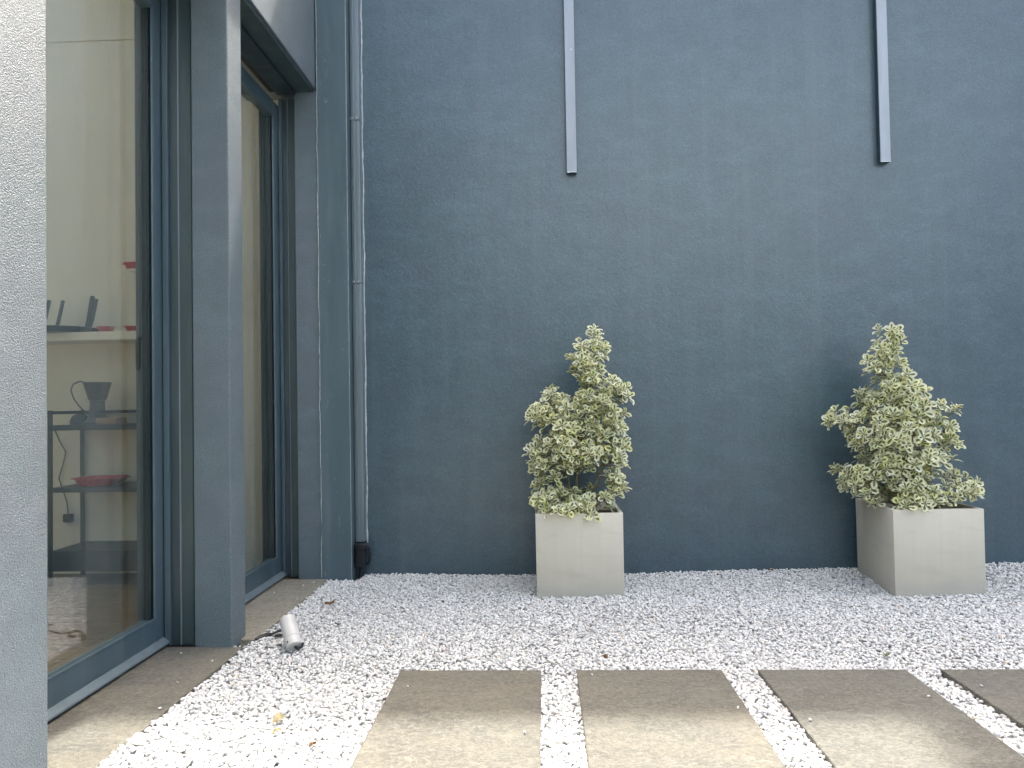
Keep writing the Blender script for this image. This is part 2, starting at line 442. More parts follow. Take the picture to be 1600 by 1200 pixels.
def build_stones(name, P, rad, sub, mat, smooth, nproto=14, seed=1):
    rng = np.random.default_rng(seed)
    protos = [stone_proto(sub, seed * 100 + i) for i in range(nproto)]
    n = len(P); which = rng.integers(0, nproto, n)
    Vs = []; Fs = []; base = 0
    for k in range(nproto):
        idx = np.where(which == k)[0]; m_ = len(idx)
        if not m_: continue
        V, Fc = protos[k]
        sc = np.stack([rng.uniform(1.0, 1.5, m_), rng.uniform(.75, 1.05, m_), rng.uniform(.55, .9, m_)], 1) * rad[idx][:, None]
        az = rng.uniform(0, 2 * np.pi, m_); tx = rng.normal(0, .35, m_); ty = rng.normal(0, .35, m_)
        X = V[None] * sc[:, None, :]
        c, s = np.cos(tx)[:, None], np.sin(tx)[:, None]
        y, z = X[..., 1] * c - X[..., 2] * s, X[..., 1] * s + X[..., 2] * c; X = np.stack([X[..., 0], y, z], -1)
        c, s = np.cos(ty)[:, None], np.sin(ty)[:, None]
        x, z = X[..., 0] * c + X[..., 2] * s, -X[..., 0] * s + X[..., 2] * c; X = np.stack([x, X[..., 1], z], -1)
        c, s = np.cos(az)[:, None], np.sin(az)[:, None]
        x, y = X[..., 0] * c - X[..., 1] * s, X[..., 0] * s + X[..., 1] * c; X = np.stack([x, y, X[..., 2]], -1)
        X += P[idx][:, None, :]
        Vs.append(X.reshape(-1, 3)); nv = V.shape[0]
        Fs.append((Fc[None] + (base + np.arange(m_) * nv)[:, None, None]).reshape(-1, 3)); base += nv * m_
    V = np.concatenate(Vs).astype(np.float32); Fa = np.concatenate(Fs).astype(np.int32)
    me = bpy.data.meshes.new(name)
    me.vertices.add(len(V)); me.vertices.foreach_set('co', V.ravel())
    me.loops.add(Fa.size); me.loops.foreach_set('vertex_index', Fa.ravel())
    me.polygons.add(len(Fa)); me.polygons.foreach_set('loop_start', np.arange(0, Fa.size, 3, dtype=np.int32))
    try: me.polygons.foreach_set('loop_total', np.full(len(Fa), 3, np.int32))
    except Exception: pass
    me.polygons.foreach_set('use_smooth', np.full(len(Fa), smooth))
    me.update(calc_edges=True); me.materials.append(mat)
    o = bpy.data.objects.new(name, me); COL.objects.link(o); return o

def gravel_points(y0, y1, sp):
    xs = np.arange(-1.46, 4.6, sp); ys = np.arange(y0, y1, sp * .9)
    X, Y = np.meshgrid(xs, ys); X = X + (np.arange(len(ys)) % 2)[:, None] * sp / 2
    X = X + RNG.uniform(-.42, .42, X.shape) * sp; Y = Y + RNG.uniform(-.42, .42, Y.shape) * sp
    X = X.ravel(); Y = Y.ravel()
    ok = (X < .66 * Y + .75) & (Y < WALL_Y - .004)
    # stay off the ledge, piers and slabs
    ok &= ~((X < -1.407) & (Y < 3.395)) & ~((X < -1.40) & (Y > 3.40) & (Y < 3.50))
    ok &= ~((X < -1.390) & (Y > 3.49))
    ok &= ~((X < -1.19) & (Y > 4.69))
    ins = np.zeros_like(ok)
    for a, b in SLABS: ins |= (X > a + .004) & (X < b - .004) & (Y < 3.088) & (Y > 1.9)
    ok &= ~ins
    for a, b, c, d in PLANTERS: ok &= ~((X > a + .01) & (X < b - .01) & (Y > c + .01) & (Y < d - .01))
    return X[ok], Y[ok]
GX, GY = gravel_points(1.75, WALL_Y, .0145)
rad = np.clip(RNG.normal(.0085, .0016, len(GX)), .005, .0135)
GZ = bedz(GX, GY) + RNG.uniform(-.007, .005, len(GX))
big = RNG.random(len(GX)) < .02; rad[big] *= 1.35
P = np.stack([GX, GY, GZ], 1)
STR = np.array([(-1.50, 4.52, .024), (-1.46, 4.60, .024), (-1.62, 4.35, .024), (-1.47, 3.2, .024), (-1.5, 2.95, .024), (-.55, 2.9, .027), (.18, 3.02, .027), (.68, 2.7, .027), (1.40, 2.8, .027), (.90, 2.6, .027),
                (1.65, 2.9, .027), (-1.44, 2.7, .024), (-1.45, 3.385, .024), (-1.41, 3.45, .012), (-1.43, 3.40, .020), (-.08, 2.5, .027), (-1.43, 4.2, .024), (-1.66, 3.3, .024)])
P = np.concatenate([P, STR]); rad = np.concatenate([rad, RNG.uniform(.004, .007, len(STR))]); GY = np.concatenate([GY, STR[:, 1]])
near = GY < 3.0
go = build_stones('gravel', P[near], rad[near], 2, M_chips, True, seed=3)
go2 = build_stones('far_part', P[~near], rad[~near], 1, M_chips, True, seed=4)
# one object for the whole gravel bed
bmj = bmesh.new(); bmj.from_mesh(go.data); bmj.from_mesh(go2.data); bmj.to_mesh(go.data); bmj.free()
bpy.data.objects.remove(go2)
tag(go, 'loose white marble chippings covering the courtyard floor', 'gravel', kind='stuff')

# ---------------------------------------------------------------- paving slabs
def slab(name, x0, x1, y0, y1, z0, z1, mat, lab, grp, seed, nx=22, ny=40):
    bm = bmesh.new(); grid = []
    for j in range(ny + 1):
        row = []
        for i in range(nx + 1):
            x = (x1 - x0) * (i / nx - .5); y = (y1 - y0) * (j / ny - .5)
            e = min(i, nx - i, j, ny - j)
            z = .0012 * mnoise.noise(Vector((x * 5 + seed * 9, y * 11, seed))) + .0006 * mnoise.noise(Vector((x * 20, y * 40, seed)))
            if e == 0:
                z -= .0015 + .0015 * abs(mnoise.noise(Vector((x * 30, y * 30, seed + 5))))
                k = .0022 * mnoise.noise(Vector((x * 24 + 3, y * 24, seed + 8)))
                if i == 0 or i == nx: x += k
                if j == 0 or j == ny: y += k
            elif e == 1:
                if i == 1: x = -(x1 - x0) / 2 + .004
                if i == nx - 1: x = (x1 - x0) / 2 - .004
                if j == 1: y = -(y1 - y0) / 2 + .004
                if j == ny - 1: y = (y1 - y0) / 2 - .004
            row.append(bm.verts.new((x, y, z1 + z)))
        grid.append(row)
    for j in range(ny):
        for i in range(nx): bm.faces.new((grid[j][i], grid[j][i + 1], grid[j + 1][i + 1], grid[j + 1][i]))
    rim = [grid[0][i] for i in range(nx)] + [grid[j][nx] for j in range(ny)] + [grid[ny][i] for i in range(nx, 0, -1)] + [grid[j][0] for j in range(ny, 0, -1)]
    low = [bm.verts.new((v.co.x, v.co.y, z0)) for v in rim]
    for k in range(len(rim)):
        k2 = (k + 1) % len(rim); bm.faces.new((rim[k2], rim[k], low[k], low[k2]))
    me = bpy.data.meshes.new(name); bm.normal_update(); bm.to_mesh(me); bm.free(); me.materials.append(mat)
    o = bpy.data.objects.new(name, me); COL.objects.link(o); o.location = ((x0 + x1) / 2, (y0 + y1) / 2, 0)
    return tag(o, lab, 'paving slab' if lab else None, grp)
slab_labs = ['leftmost stone paving slab in the gravel, nearest the windows', 'stone paving slab in the gravel below and right of the first planter',
             'greyer stone paving slab with a slanting shade edge, third from the left', 'stone paving slab cut off by the right edge of the photo',
             'stone paving slab farthest right, past the edge of the photo']
for i, (a, b) in enumerate(SLABS):
    slab('paving_slab', a, b, 1.89, 3.09, -.02, .021, SLABM[[0, 1, 2, 3, 0][i]], slab_labs[i], 'stone slabs laid in a row in the gravel', i + 1)

# ---------------------------------------------------------------- walls
# dark rendered boundary wall, the part to the right rises higher
mb = MB()
def wall_sheet(mb, x0, x1, z0, z1, y, ytop):
    mb.box(x0, x1, y, y + .32, z0, z1)
mb.box(-1.59, 1.88, WALL_Y, WALL_Y + .34, -.05, 4.98)
mb.box(1.88, 9.3, WALL_Y, WALL_Y + .34, -.05, 7.6)
bmesh.ops.remove_doubles(mb.bm, verts=mb.bm.verts, dist=.0001)
fs = [f for f in mb.bm.faces if abs(f.normal.x) > .9 and abs(f.calc_center_median().x - 1.72) < .01 and f.calc_center_median().z < 4.0]
bw = mb.build('boundary_wall', M_wall)
tag(bw, 'tall dark blue rendered wall behind the two planters', 'wall')
# unseen walls added behind the camera and to the right to shape the light
opp = empty('bounce_wall', (3.9, -6.1, 0)); tag(opp, 'unseen wall added behind the camera, pale above and dark below, to shape bounced light', 'building')
MB().box(-5.3, 5.4, -.2, .1, -.05, 2.7).build('dark_lower_wall', M_rail, opp)
MB().box(-5.3, 5.4, -.25, .15, 2.705, 9.4).build('pale_upper_wall', M_bounce, opp)
mb = MB(); mb.box(9.0, 9.3, -6.0, 4.85, -.05, 2.6)
tag(mb.build('added_side_wall', M_wall), 'unseen rendered wall added on the right to shape the courtyard light', 'wall')

# ---------------------------------------------------------------- building
bld = empty('building', (-1.47, 3.5, 0))
tag(bld, 'grey blue rendered building with two tall windows on the left', 'building')
def P_(mb, name, mat, smooth=False, parent=None):
    o = mb.build(name, mat, None, smooth)
    par = parent or bld
    o.parent = par
    w = Vector((0, 0, 0)); q = par
    while q: w += q.location; q = q.parent
    o.location = -w
    return o
P_(MB().box(-1.96, -1.47, -6.3, 2.13, -.05, 3.2, .008, 3), 'wall_panel', M_facade)
pr = MB(); pr.box(-1.646, -1.468, 3.40, 3.565, .0, 3.198, .008, 3); pr.box(-1.96, -1.648, 3.475, 3.52, .0, 3.198)
P_(pr, 'pier', M_facade)
rt = MB(); rt.box(-1.592, -1.437, 4.71, 4.858, .0, 3.198, .005, 2); rt.box(-1.70, -1.596, 4.80, 4.858, 0, 3.198)
P_(rt, 'return_wall', M_facade)
P_(MB().box(-1.96, -1.446, -6.3, 4.70, 3.2, 4.62, .006, 2), 'lintel', M_facade)
P_(MB().box(-1.96, -1.45, 4.702, 4.858, 3.2, 4.62), 'return_upper_wall', M_facade)
# soffit plates under the lintel
for (y0, y1) in ((2.135, 3.395), (3.57, 4.705)):
    P_(MB().box(-1.575, -1.462, y0, y1, 3.180, 3.196, .002, 1), 'soffit_panel', M_teal)
    P_(MB().box(-1.700, -1.580, y0, y1, 3.165, 3.196, .002, 1), 'soffit_panel', M_rail)
    P_(MB().box(-1.75, -1.705, y0, y1, 3.19, 3.197), 'shutter_slot', M_dark)

def window(y0, y1, X, railx, rail_y, zt, dp=.060):
    """tall window: y0..y1 sash, outer face X; rails beside it"""
    w = P_(MB().box(X - .10, X - .028, y0 - .02, y1 + .0, .018, .052), 'window', M_dark)     # sub sill
    S = lambda mb, n, m_, sm=False: P_(mb, n, m_, sm, w)
    t = .10
    fr = MB()
    fr.box(X - .010, X, y0, y0 + t, .060, zt, .003, 2)
    fr.box(X - .010, X, y1 - t, y1, .060, zt, .003, 2)
    fr.box(X - .060, X - .0005, y0 + t, y1 - t, .060, .158, .002, 1)
    fr.box(X - .060, X - .0005, y0 + t, y1 - t, zt - .10, zt, .002, 1)
    S(fr, 'frame', M_frame)
    # glazing beads with a pale gasket line
    gb = MB()
    gb.box(X - .012, X + .002, y0 + t, y1 - t, .158, .167, .001, 1)
    gb.box(X - .010, X - .002, y1 - t - .006, y1 - t, .167, zt - .1)
    S(gb, 'glazing_bead', M_frame)
    dl = MB(); t_ = bmesh.new()
    # drip lip: sloped blade
    pts = [(X - .02, .060), (X + .004, .060), (X + .030, .040), (X + .030, .033), (X, .048), (X - .02, .048)]
    a = [t_.verts.new((p[0], y0, p[1])) for p in pts]; b_ = [t_.verts.new((p[0], y1 + .004, p[1])) for p in pts]
    for k in range(len(pts)): t_.faces.new((a[k], a[(k + 1) % len(pts)], b_[(k + 1) % len(pts)], b_[k]))
    t_.faces.new(a[::-1]); t_.faces.new(b_); bmesh.ops.recalc_face_normals(t_, faces=t_.faces)
    dl.add(t_); S(dl, 'drip_sill', M_duct)
    for dx in (.016, .048):
        S(MB().box(X - dx - .005, X - dx, y0 + t - .004, y1 - t + .004, .150, zt - .096), 'pane', M_glass)
    # inner rebates, visible through the glass
    ib = MB()
    ib.box(X - dp, X - .0105, y1 - t, y1, .060, zt)
    ib.box(X - .060, X - .0105, y0, y0 + t, .060, zt)
    for a_ in (.022, .036):
        ib.box(X - a_ - .004, X - a_, y1 - t - .004, y1 - t - .0002, .16, zt - .1)
    S(ib, 'inner_frame', M_inner)
    return w, S
w1, S1 = window(2.14, 3.45, -1.80, -1.65, 3.42, 3.12)
# far reveal rail of window one: stepped profile facing the camera
def rail_profile(S, X0, X1, y, z1, back):
    W = X1 - X0
    def seg(a, b, dy, mat, n='guide_rail'):
        S(MB().box(X0 + W * a, X0 + W * b, y + dy, back, .020, z1, .0012, 1), n, mat)
    seg(.02, .20, .006, M_frame)
    seg(.205, .50, .022, M_rail)
    seg(.505, .545, .012, M_duct)
    seg(.55, .93, .018, M_teal)
    seg(.935, .995, .030, M_dark, 'seal')
rail_profile(S1, -1.797, -1.6465, 3.405, 3.16, 3.472)
# lever handle inside
hb = MB(); hb.tube([(-1.866, 3.395, 1.465), (-1.895, 3.39, 1.468), (-1.901, 3.388, 1.455), (-1.900, 3.386, 1.38), (-1.899, 3.385, 1.315)], [.010, .010, .0115, .011, .010], 10)
hb.box(-1.872, -1.8605, 3.38, 3.42, 1.40, 1.50, .003, 2)
S1(hb, 'handle', M_castiron, True)
w2, S2 = window(3.60, 4.775, -1.715, -1.6, 4.73, 3.12, .098)
rail_profile(S2, -1.712, -1.5965, 4.738, 3.16, 4.80)
S2(MB().box(-1.79, -1.65, 3.568, 3.598, .02, 3.16), 'guide_rail', M_rail)
S1(MB().box(-1.79, -1.65, 2.132, 2.139, .02, 3.16), 'guide_rail', M_rail)
# pale stone thresholds, the far one brightened in colour to offset shade
for y0, y1, xo, mt, sd_ in ((.6, 3.398, -1.412, SLABM[4], 7), (3.50, 4.702, -1.395, SLABM[5], 9)):
    o = slab('threshold', -1.86, xo, y0, y1, -.03, .019, mt, None, None, sd_)
    o.parent = bld; o.location = o.location - bld.location
# joint of the first threshold under the frame is hidden; second piece beyond the joint
# interior shell
S_ = lambda mb, n, m_: tag(mb.build(n, m_), kind='structure')
S_(MB().box(-7.0, -1.60, 4.95, 5.2, -.05, 4.6), 'interior_back_wall', M_beige)
S_(MB().box(-7.2, -7.0, -1.5, 4.95, -.05, 4.6), 'interior_side_wall', M_beige)
cl = MB()  # unseen ceiling, its large openings added to let light into the room
cl.box(-7.0, -6.6, -1.5, 4.949, 4.36, 4.5); cl.box(-2.3, -1.97, -1.5, 4.949, 4.36, 4.5)
cl.box(-6.6, -2.3, 4.60, 4.949, 4.36, 4.5); cl.box(-6.6, -2.3, -1.5, -1.2, 4.36, 4.5)
cl.box(-6.6, -2.3, .6, 1.6, 4.36, 4.5)
cl.box(-7.0, -1.97, 4.943, 4.949, 3.70, 4.355)
S_(cl, 'interior_ceiling', M_beige)
fl = S_(MB().box(-7.0, -1.97, -1.5, 4.949, -.05, -.004), 'interior_floor', M_wood)
y = 2.0; k = 0
pl_me = None
while y < 4.9:
    for x0 in (-4.6, -3.1):
        if pl_me is None:
            o = MB().box(0, 1.494, 0, .1365, 0, .014, .0015, 1).build('plank', M_wood); pl_me = o.data
        else:
            o = bpy.data.objects.new('plank', pl_me); COL.objects.link(o)
        o.parent = fl; o.location = (x0 + (.35 if k % 2 else 0) - .35, y, -.003)
    y += .14; k += 1
bb = MB().box(-6.9, -1.98, 4.93, 4.949, .012, .09); o = bb.build('skirting_board', M_beige); o.parent = bpy.data.objects['interior_back_wall']

# ---------------------------------------------------------------- corner cladding
cp = MB().box(-1.434, -1.244, 4.695, 4.858, -.02, 4.95, .004, 2).build('corner_panel', M_panel)
tag(cp, 'smooth scuffed metal cladding panel in the corner between building and wall', 'cladding panel')
dt = empty('cable_duct', (-1.225, 4.80, 0)); tag(dt, 'slim vertical duct with joints running down beside the corner panel', 'duct')
def PD(mb, n, m_, par, sm=False):
    o = mb.build(n, m_, None, sm); o.parent = par
    w = Vector((0, 0, 0)); q = par
    while q: w += q.location; q = q.parent
    o.location = -w; return o
PD(MB().box(-1.241, -1.180, 4.79, 4.858, .235, 4.95, .006, 3), 'duct_body', M_duct, dt, True)
PD(MB().box(-1.226, -1.212, 4.781, 4.7895, .24, 4.95, .002, 2), 'cover_rib', M_duct, dt, True)
for z in (3.03, 1.944):
    PD(MB().box(-1.242, -1.178, 4.779, 4.8575, z - .012, z + .012, .003, 2), 'joint_collar', M_duct, dt, True)
    for sx in (-.013, .013):
        PD(MB().lathe([(0, .002), (.0035, .002), (.004, 0)], 8, Matrix.Translation((-1.21 + sx, 4.778, z)) @ Matrix.Rotation(R(90), 4, 'X')), 'screw', M_screw, dt)
# ragged sealant / paint edges
def bead(name, x, y, z0, z1, r, amp, seed, par, mat=M_caulk):
    pts = []; n = int((z1 - z0) / .03)
    for i in range(n + 1):
        z = z0 + (z1 - z0) * i / n
        pts.append((x + amp * mnoise.noise(Vector((0, seed, z * 4))) + amp * .5 * mnoise.noise(Vector((0, seed, z * 19))), y, z))
    rs = [r * (.6 + .7 * abs(mnoise.noise(Vector((3, seed, p[2] * 13))))) for p in pts]
    mb = MB(); mb.tube(pts, rs, 5)
    return PD(mb, name, mat, par)
bead('sealant_bead', -1.177, 4.857, .22, 4.9, .0058, .006, 1.0, dt)
cpe = cp
o = bead('sealant_bead', -1.4365, 4.699, .03, 3.2, .0036, .009, 4.0, bld)
o = bead('sealant_bead', -1.4365, 4.699, 3.2, 4.6, .0036, .002, 7.0, bld)
o = bead('sealant_bead', -1.243, 4.70, .0, 4.9, .0016, .0006, 9.0, dt)

# black outlet box at the foot of the duct
ob = empty('outlet_box', (-1.20, 4.80, .06)); tag(ob, 'small glossy black outdoor socket box low in the corner, under the duct', 'socket box')
PD(MB().box(-1.238, -1.168, 4.745, 4.83, .075, .228, .014, 4), 'housing', M_castiron, ob, True)
PD(MB().box(-1.236, -1.156, 4.735, 4.762, .19, .236, .010, 3), 'lid', M_castiron, ob, True)
PD(MB().tube([(-1.165, 4.79, .21), (-1.150, 4.79, .205), (-1.146, 4.79, .17), (-1.150, 4.79, .11), (-1.163, 4.79, .09)], .008, 8), 'hinge_clip', M_castiron, ob, True)
PD(MB().tube([(-1.20, 4.79, .08), (-1.20, 4.785, .04), (-1.212, 4.78, .0)], .016, 10), 'cable_gland', M_castiron, ob, True)

# ---------------------------------------------------------------- metal strips on the wall
for (xa, xb, zb, lab, sc) in ((.186, .250, 2.638, 'slim grey metal strip on the wall above the first planter', (3.45,)),
                              (2.207, 2.271, 2.646, 'slim grey metal strip on the wall above the right planter', ())):
    st = empty('metal_strip', ((xa + xb) / 2, WALL_Y, zb)); tag(st, lab, 'metal strip', 'vertical metal strips fixed to the blue wall')
    D = .05
    PD(MB().box(xa, xb, WALL_Y - D, WALL_Y - D + .003, zb, 4.7, .0008, 1), 'front_plate', M_alu, st)
    PD(MB().box(xa, xa + .003, WALL_Y - D + .003, WALL_Y - .001, zb, 4.7), 'side_plate', M_rail, st)  # dark paint on both sides stands in for the strip's side shadow
    PD(MB().box(xb - .003, xb, WALL_Y - D + .003, WALL_Y - .001, zb, 4.7), 'side_plate', M_rail, st)
    PD(MB().box(xa + .0005, xb - .0005, WALL_Y - D - .0012, WALL_Y - D + .004, zb - .003, zb - .0002), 'end_trim', M_screw, st)
    if not sc: PD(MB().box(xa - .002, xa - .0002, WALL_Y - D - .001, WALL_Y - D + .004, zb, 4.7), 'edge_trim', M_duct, st)
    for z in sc:
        PD(MB().lathe([(0, .0025), (.004, .002), (.005, 0)], 10, Matrix.Translation(((xa + xb) / 2 + .01, WALL_Y - D - .0002, z)) @ Matrix.Rotation(R(90), 4, 'X')), 'screw', M_screw, st)

# ---------------------------------------------------------------- planters
def planter(x0, x1, y0, y1, h, lab):
    cx, cy = (x0 + x1) / 2, (y0 + y1) / 2; W = (x1 - x0) / 2; D = (y1 - y0) / 2; t = .022
    root = empty('planter', (cx, cy, 0)); tag(root, lab, 'planter', 'square taupe planters against the blue wall')
    bm = bmesh.new()
    def ring(w, d, z): return [bm.verts.new(p) for p in ((-w, -d, z), (w, -d, z), (w, d, z), (-w, d, z))]
    rs = [ring(W - .002, D - .002, -.02), ring(W, D, h), ring(W - t, D - t, h), ring(W - t, D - t, h - .12)]
    for a, b in zip(rs[:-1], rs[1:]):
        for k in range(4): bm.faces.new((a[k], a[(k + 1) % 4], b[(k + 1) % 4], b[k]))
    bm.faces.new(rs[0][::-1]); bm.faces.new(rs[-1])
    bmesh.ops.bevel(bm, geom=list(bm.edges), offset=.0035, segments=2, profile=.5, affect='EDGES')
    mb = MB(); mb.bm.free(); mb.bm = bm
    mb.build('box_shell', M_planter, root, True)
    sb = bmesh.new(); n = 16
    gr = [[sb.verts.new(((i / n - .5) * 2 * (W - t - .001), (j / n - .5) * 2 * (D - t - .001), h - .055 + .012 * mnoise.noise(Vector((i * .9, j * .9, cx))))) for i in range(n + 1)] for j in range(n + 1)]
    for j in range(n):
        for i in range(n): sb.faces.new((gr[j][i], gr[j][i + 1], gr[j + 1][i + 1], gr[j + 1][i]))
    mb = MB(); mb.bm.free(); mb.bm = sb; mb.build('soil', M_soil, root)
    return root
planter(*PLANTERS[0], .487, 'taupe square planter with the narrower two-peaked shrub')
planter(*PLANTERS[1], .487, 'taupe square planter with the wide cone-shaped shrub, on the right')

# ---------------------------------------------------------------- variegated shrubs
def leaf_mesh_data(seed):
    rr = random.Random(seed)
    L = 1.0; Wd = rr.uniform(.29, .37); cup = rr.uniform(.15, .45); curl = rr.uniform(-.05, .35); tw = rr.uniform(-.3, .3)
    st = [(0, .05), (.10, .10), (.28, .62), (.5, .98), (.7, .98), (.87, .68), (1.0, .06)]
    V = []; U = []; Fc = []
    for i, (t, w) in enumerate(st):
        for j, s in enumerate((-1, -.5, 0, .5, 1)):
            x = s * w * Wd; z = cup * abs(s) * w * Wd - curl * t * t * .5 + .03 * math.sin(7 * t + 2 * s + seed)
            a = tw * t
            V.append((x * math.cos(a) - z * math.sin(a), t * L, x * math.sin(a) + z * math.cos(a)))
            endd = max(0, (t - .62) / .38)
            d = abs(s) if t < .62 else min(1, math.hypot(s, endd * .9))
            if t < .12: d = max(d, .0)
            U.append((d, t))
    for i in range(len(st) - 1):
        for j in range(4):
            Fc.append((i * 5 + j, i * 5 + j + 1, i * 5 + 5 + j + 1, i * 5 + 5 + j))
    return V, U, Fc
LEAFD = [leaf_mesh_data(i) for i in range(12)]
def mesh_from(name, V, Fc, U, rnd=None):
    me = bpy.data.meshes.new(name); me.from_pydata([tuple(v) for v in V], [], Fc)
    uvl = me.uv_layers.new(name='leafuv')
    li = np.empty(len(me.loops), np.int32); me.loops.foreach_get('vertex_index', li)
    uvl.data.foreach_set('uv', np.array(U, np.float32)[li].ravel())
    at = me.attributes.new('rnd', 'FLOAT', 'POINT')
    at.data.foreach_set('value', np.array(rnd if rnd is not None else np.zeros(len(V)), np.float32))
    me.polygons.foreach_set('use_smooth', [True] * len(me.polygons)); me.materials.append(M_leaf); return me
LEAFME = [mesh_from('leaf', *[d[i] for i in (0, 2, 1)], rnd=[k * .083] * len(d[0])) for k, d in enumerate(LEAFD)]

def shrub(blobs, cx, cy, zbase, stems, lab, seed, holes=(), extra=1.0, bright=()):
    rr = random.Random(seed)
    root = empty('shrub', (cx, cy, zbase)); tag(root, lab, 'shrub', 'variegated evergreen shrubs in the planters')
    base = Vector((cx, cy, zbase))
    ros = []
    for bl_ in blobs:
        (bx, bz, rx, rz), yo = bl_[:4], (bl_[4] if len(bl_) > 4 else None)
        area = math.pi * rx * rz
        n = max(3, int(area / .00145 * extra))
        for _ in range(n):
            for _t in range(12):
                a = rr.uniform(0, 2 * math.pi); r_ = math.sqrt(rr.random()) * .98
                x = bx + rx * r_ * math.cos(a); z = bz + rz * r_ * math.sin(a)
                dmax = min(.22, .06 + .9 * max(rx, rz) * math.sqrt(max(0, 1 - r_ * r_)) + .04)
                # a shallow disc in depth: more of them towards the viewer side and outer shell
                y = cy - .03 + dmax * rr.choice((-1, -1, -.6, .0, .5, .9)) * rr.uniform(.6, 1)
                if yo is not None: y = cy + yo + rr.uniform(-.02, .02)
                if any(math.hypot(x - hx, z - hz) < hr for hx, hz, hr in holes): continue
                if z < zbase + .06 and abs(x - cx) > .30: pass
                if all((x - q[0]) ** 2 + (y - q[1]) ** 2 + (z - q[2]) ** 2 > .031 ** 2 for q in ros):
                    ros.append((x, y, z)); break
    leaves = []
    ends = []
    for (x, y, z) in ros:
        c = Vector((x, y, z))
        ax = Vector(((x - cx) * 1.2, (y - cy) * 1.3 - .08, .24 + .3 * rr.random())).normalized()
        ax = (ax + Vector((rr.gauss(0, .22), rr.gauss(0, .22), rr.gauss(0, .15)))).normalized()
        ends.append((c, ax))
        u = ax.orthogonal().normalized(); w = ax.cross(u)
        ph = rr.uniform(0, 6.28)
        nw = rr.choice((2, 3, 3, 4))
        for k in range(nw):
            L0 = (.036 + .018 * (1 - k / nw)) * rr.uniform(.85, 1.15)
            opening = 1.5 - .42 * k * (3 / nw) + rr.gauss(0, .12)
            ph += 1.05 + rr.gauss(0, .2)
            for s in range(3 if k < nw - 1 else 2):
                an = ph + s * 2 * math.pi / (3 if k < nw - 1 else 2) + rr.gauss(0, .18)
                rad_ = u * math.cos(an) + w * math.sin(an)
                d = (ax * math.cos(opening) + rad_ * math.sin(opening)).normalized()
                nrm = (ax * math.sin(opening) - rad_ * math.cos(opening)).normalized()
                side = d.cross(nrm).normalized()
                roll = rr.gauss(0, .25)
                nrm = (nrm * math.cos(roll) + side * math.sin(roll)).normalized(); side = d.cross(nrm)
                Mx = Matrix(((side.x, d.x, nrm.x), (side.y, d.y, nrm.y), (side.z, d.z, nrm.z)))
                p = c + ax * (k * .006 - .006) + rad_ * .002
                leaves.append((p, Mx, L0, rr.randrange(12)))
    # stay off the wall and out of the planter rim
    leaves = [l for l in leaves if l[0].y < WALL_Y - .05]
    def vis(l):
        p = l[0] + l[1] @ Vector((0, .5, 0)) * l[2]
        return p.y + .25 * abs(l[1][1][2] * 0 - 0) - .03 * abs(l[1][1][2])
    leaves.sort(key=vis)
    for (p, Mx, L0, k) in leaves[:300]:
        o = bpy.data.objects.new('leaf', LEAFME[k]); COL.objects.link(o); o.parent = root
        M4 = Mx.to_4x4() @ Matrix.Scale(L0, 4); M4.translation = p - base
        o.matrix_basis = M4
    V = []; U = []; Fc = []; Rn = []
    for (p, Mx, L0, k) in leaves[300:]:
        b0 = len(V); v_, u_, f_ = LEAFD[k]; rv = rr.random()
        for q in v_:
            qq = Mx @ (Vector(q) * L0) + p - base; V.append(qq[:]); Rn.append(rv)
        U += u_; Fc += [tuple(b0 + i for i in f) for f in f_]
    o = bpy.data.objects.new('foliage', mesh_from('foliage', V, Fc, U, Rn)); COL.objects.link(o); o.parent = root; tag(o, kind='stuff')
    # woody stems and the twig to every rosette
    mb = MB(); paths = []
    for st in stems:
        pts = [Vector(p) for p in st]; fine = []
        for a, b in zip(pts[:-1], pts[1:]):
            for i in range(6):
                q = a.lerp(b, i / 6); q += Vector((rr.gauss(0, .0025), rr.gauss(0, .0025), 0)); fine.append(q)
        fine.append(pts[-1]); n = len(fine)
        mb.tube([q - base for q in fine], [.009 * (1 - .75 * i / n) for i in range(n)], 7); paths.append(fine)
    allp = [q for f in paths for q in f]
    for c, ax in ends:
        best = min(allp, key=lambda q: (q - c).length + (.6 * max(0, q.z - c.z + .05)))
        mid = best.lerp(c, .55) - Vector((0, 0, .012)); e = c + ax * .012
        if (best - c).length < .35:
            mb.tube([best - base, mid - base, (c - ax * .015) - base, e - base], [.0028, .0022, .0018, .0014], 4, cap=False)
    mb.build('stem', M_bark, root, True)
    return root, len(leaves)

B1 = [(0.303, 1.458, 0.085, 0.085), (0.33, 1.53, 0.03, 0.03), (0.273, 1.352, 0.116, 0.085), (0.337, 1.234, 0.108, 0.097), (0.462, 1.155, 0.062, 0.077), (0.046, 1.131, 0.06, 0.085), (0.006, 1.047, 0.085, 0.077), (0.16, 1.045, 0.116, 0.105), (0.315, 1.081, 0.116, 0.116), (0.436, 1.021, 0.062, 0.062), (0.407, 0.887, 0.087, 0.085), (0.196, 0.89, 0.147, 0.116), (0.034, 0.892, 0.075, 0.077), (-0.045, 0.809, 0.065, 0.06), (0.039, 0.719, 0.11, 0.085), (0.422, 0.714, 0.06, 0.10), (-0.012, 0.58, 0.08, 0.085), (0.112, 0.536, 0.108, 0.06), (0.251, 0.793, 0.108, 0.09), (0.285, 0.534, 0.116, 0.062), (0.401, 0.599, 0.065, 0.07), (0.219, 0.485, 0.07, 0.03), (.10, .505, .14, .022, -.235), (.27, .50, .08, .025, -.235), (-.01, .55, .05, .04, -.22)]
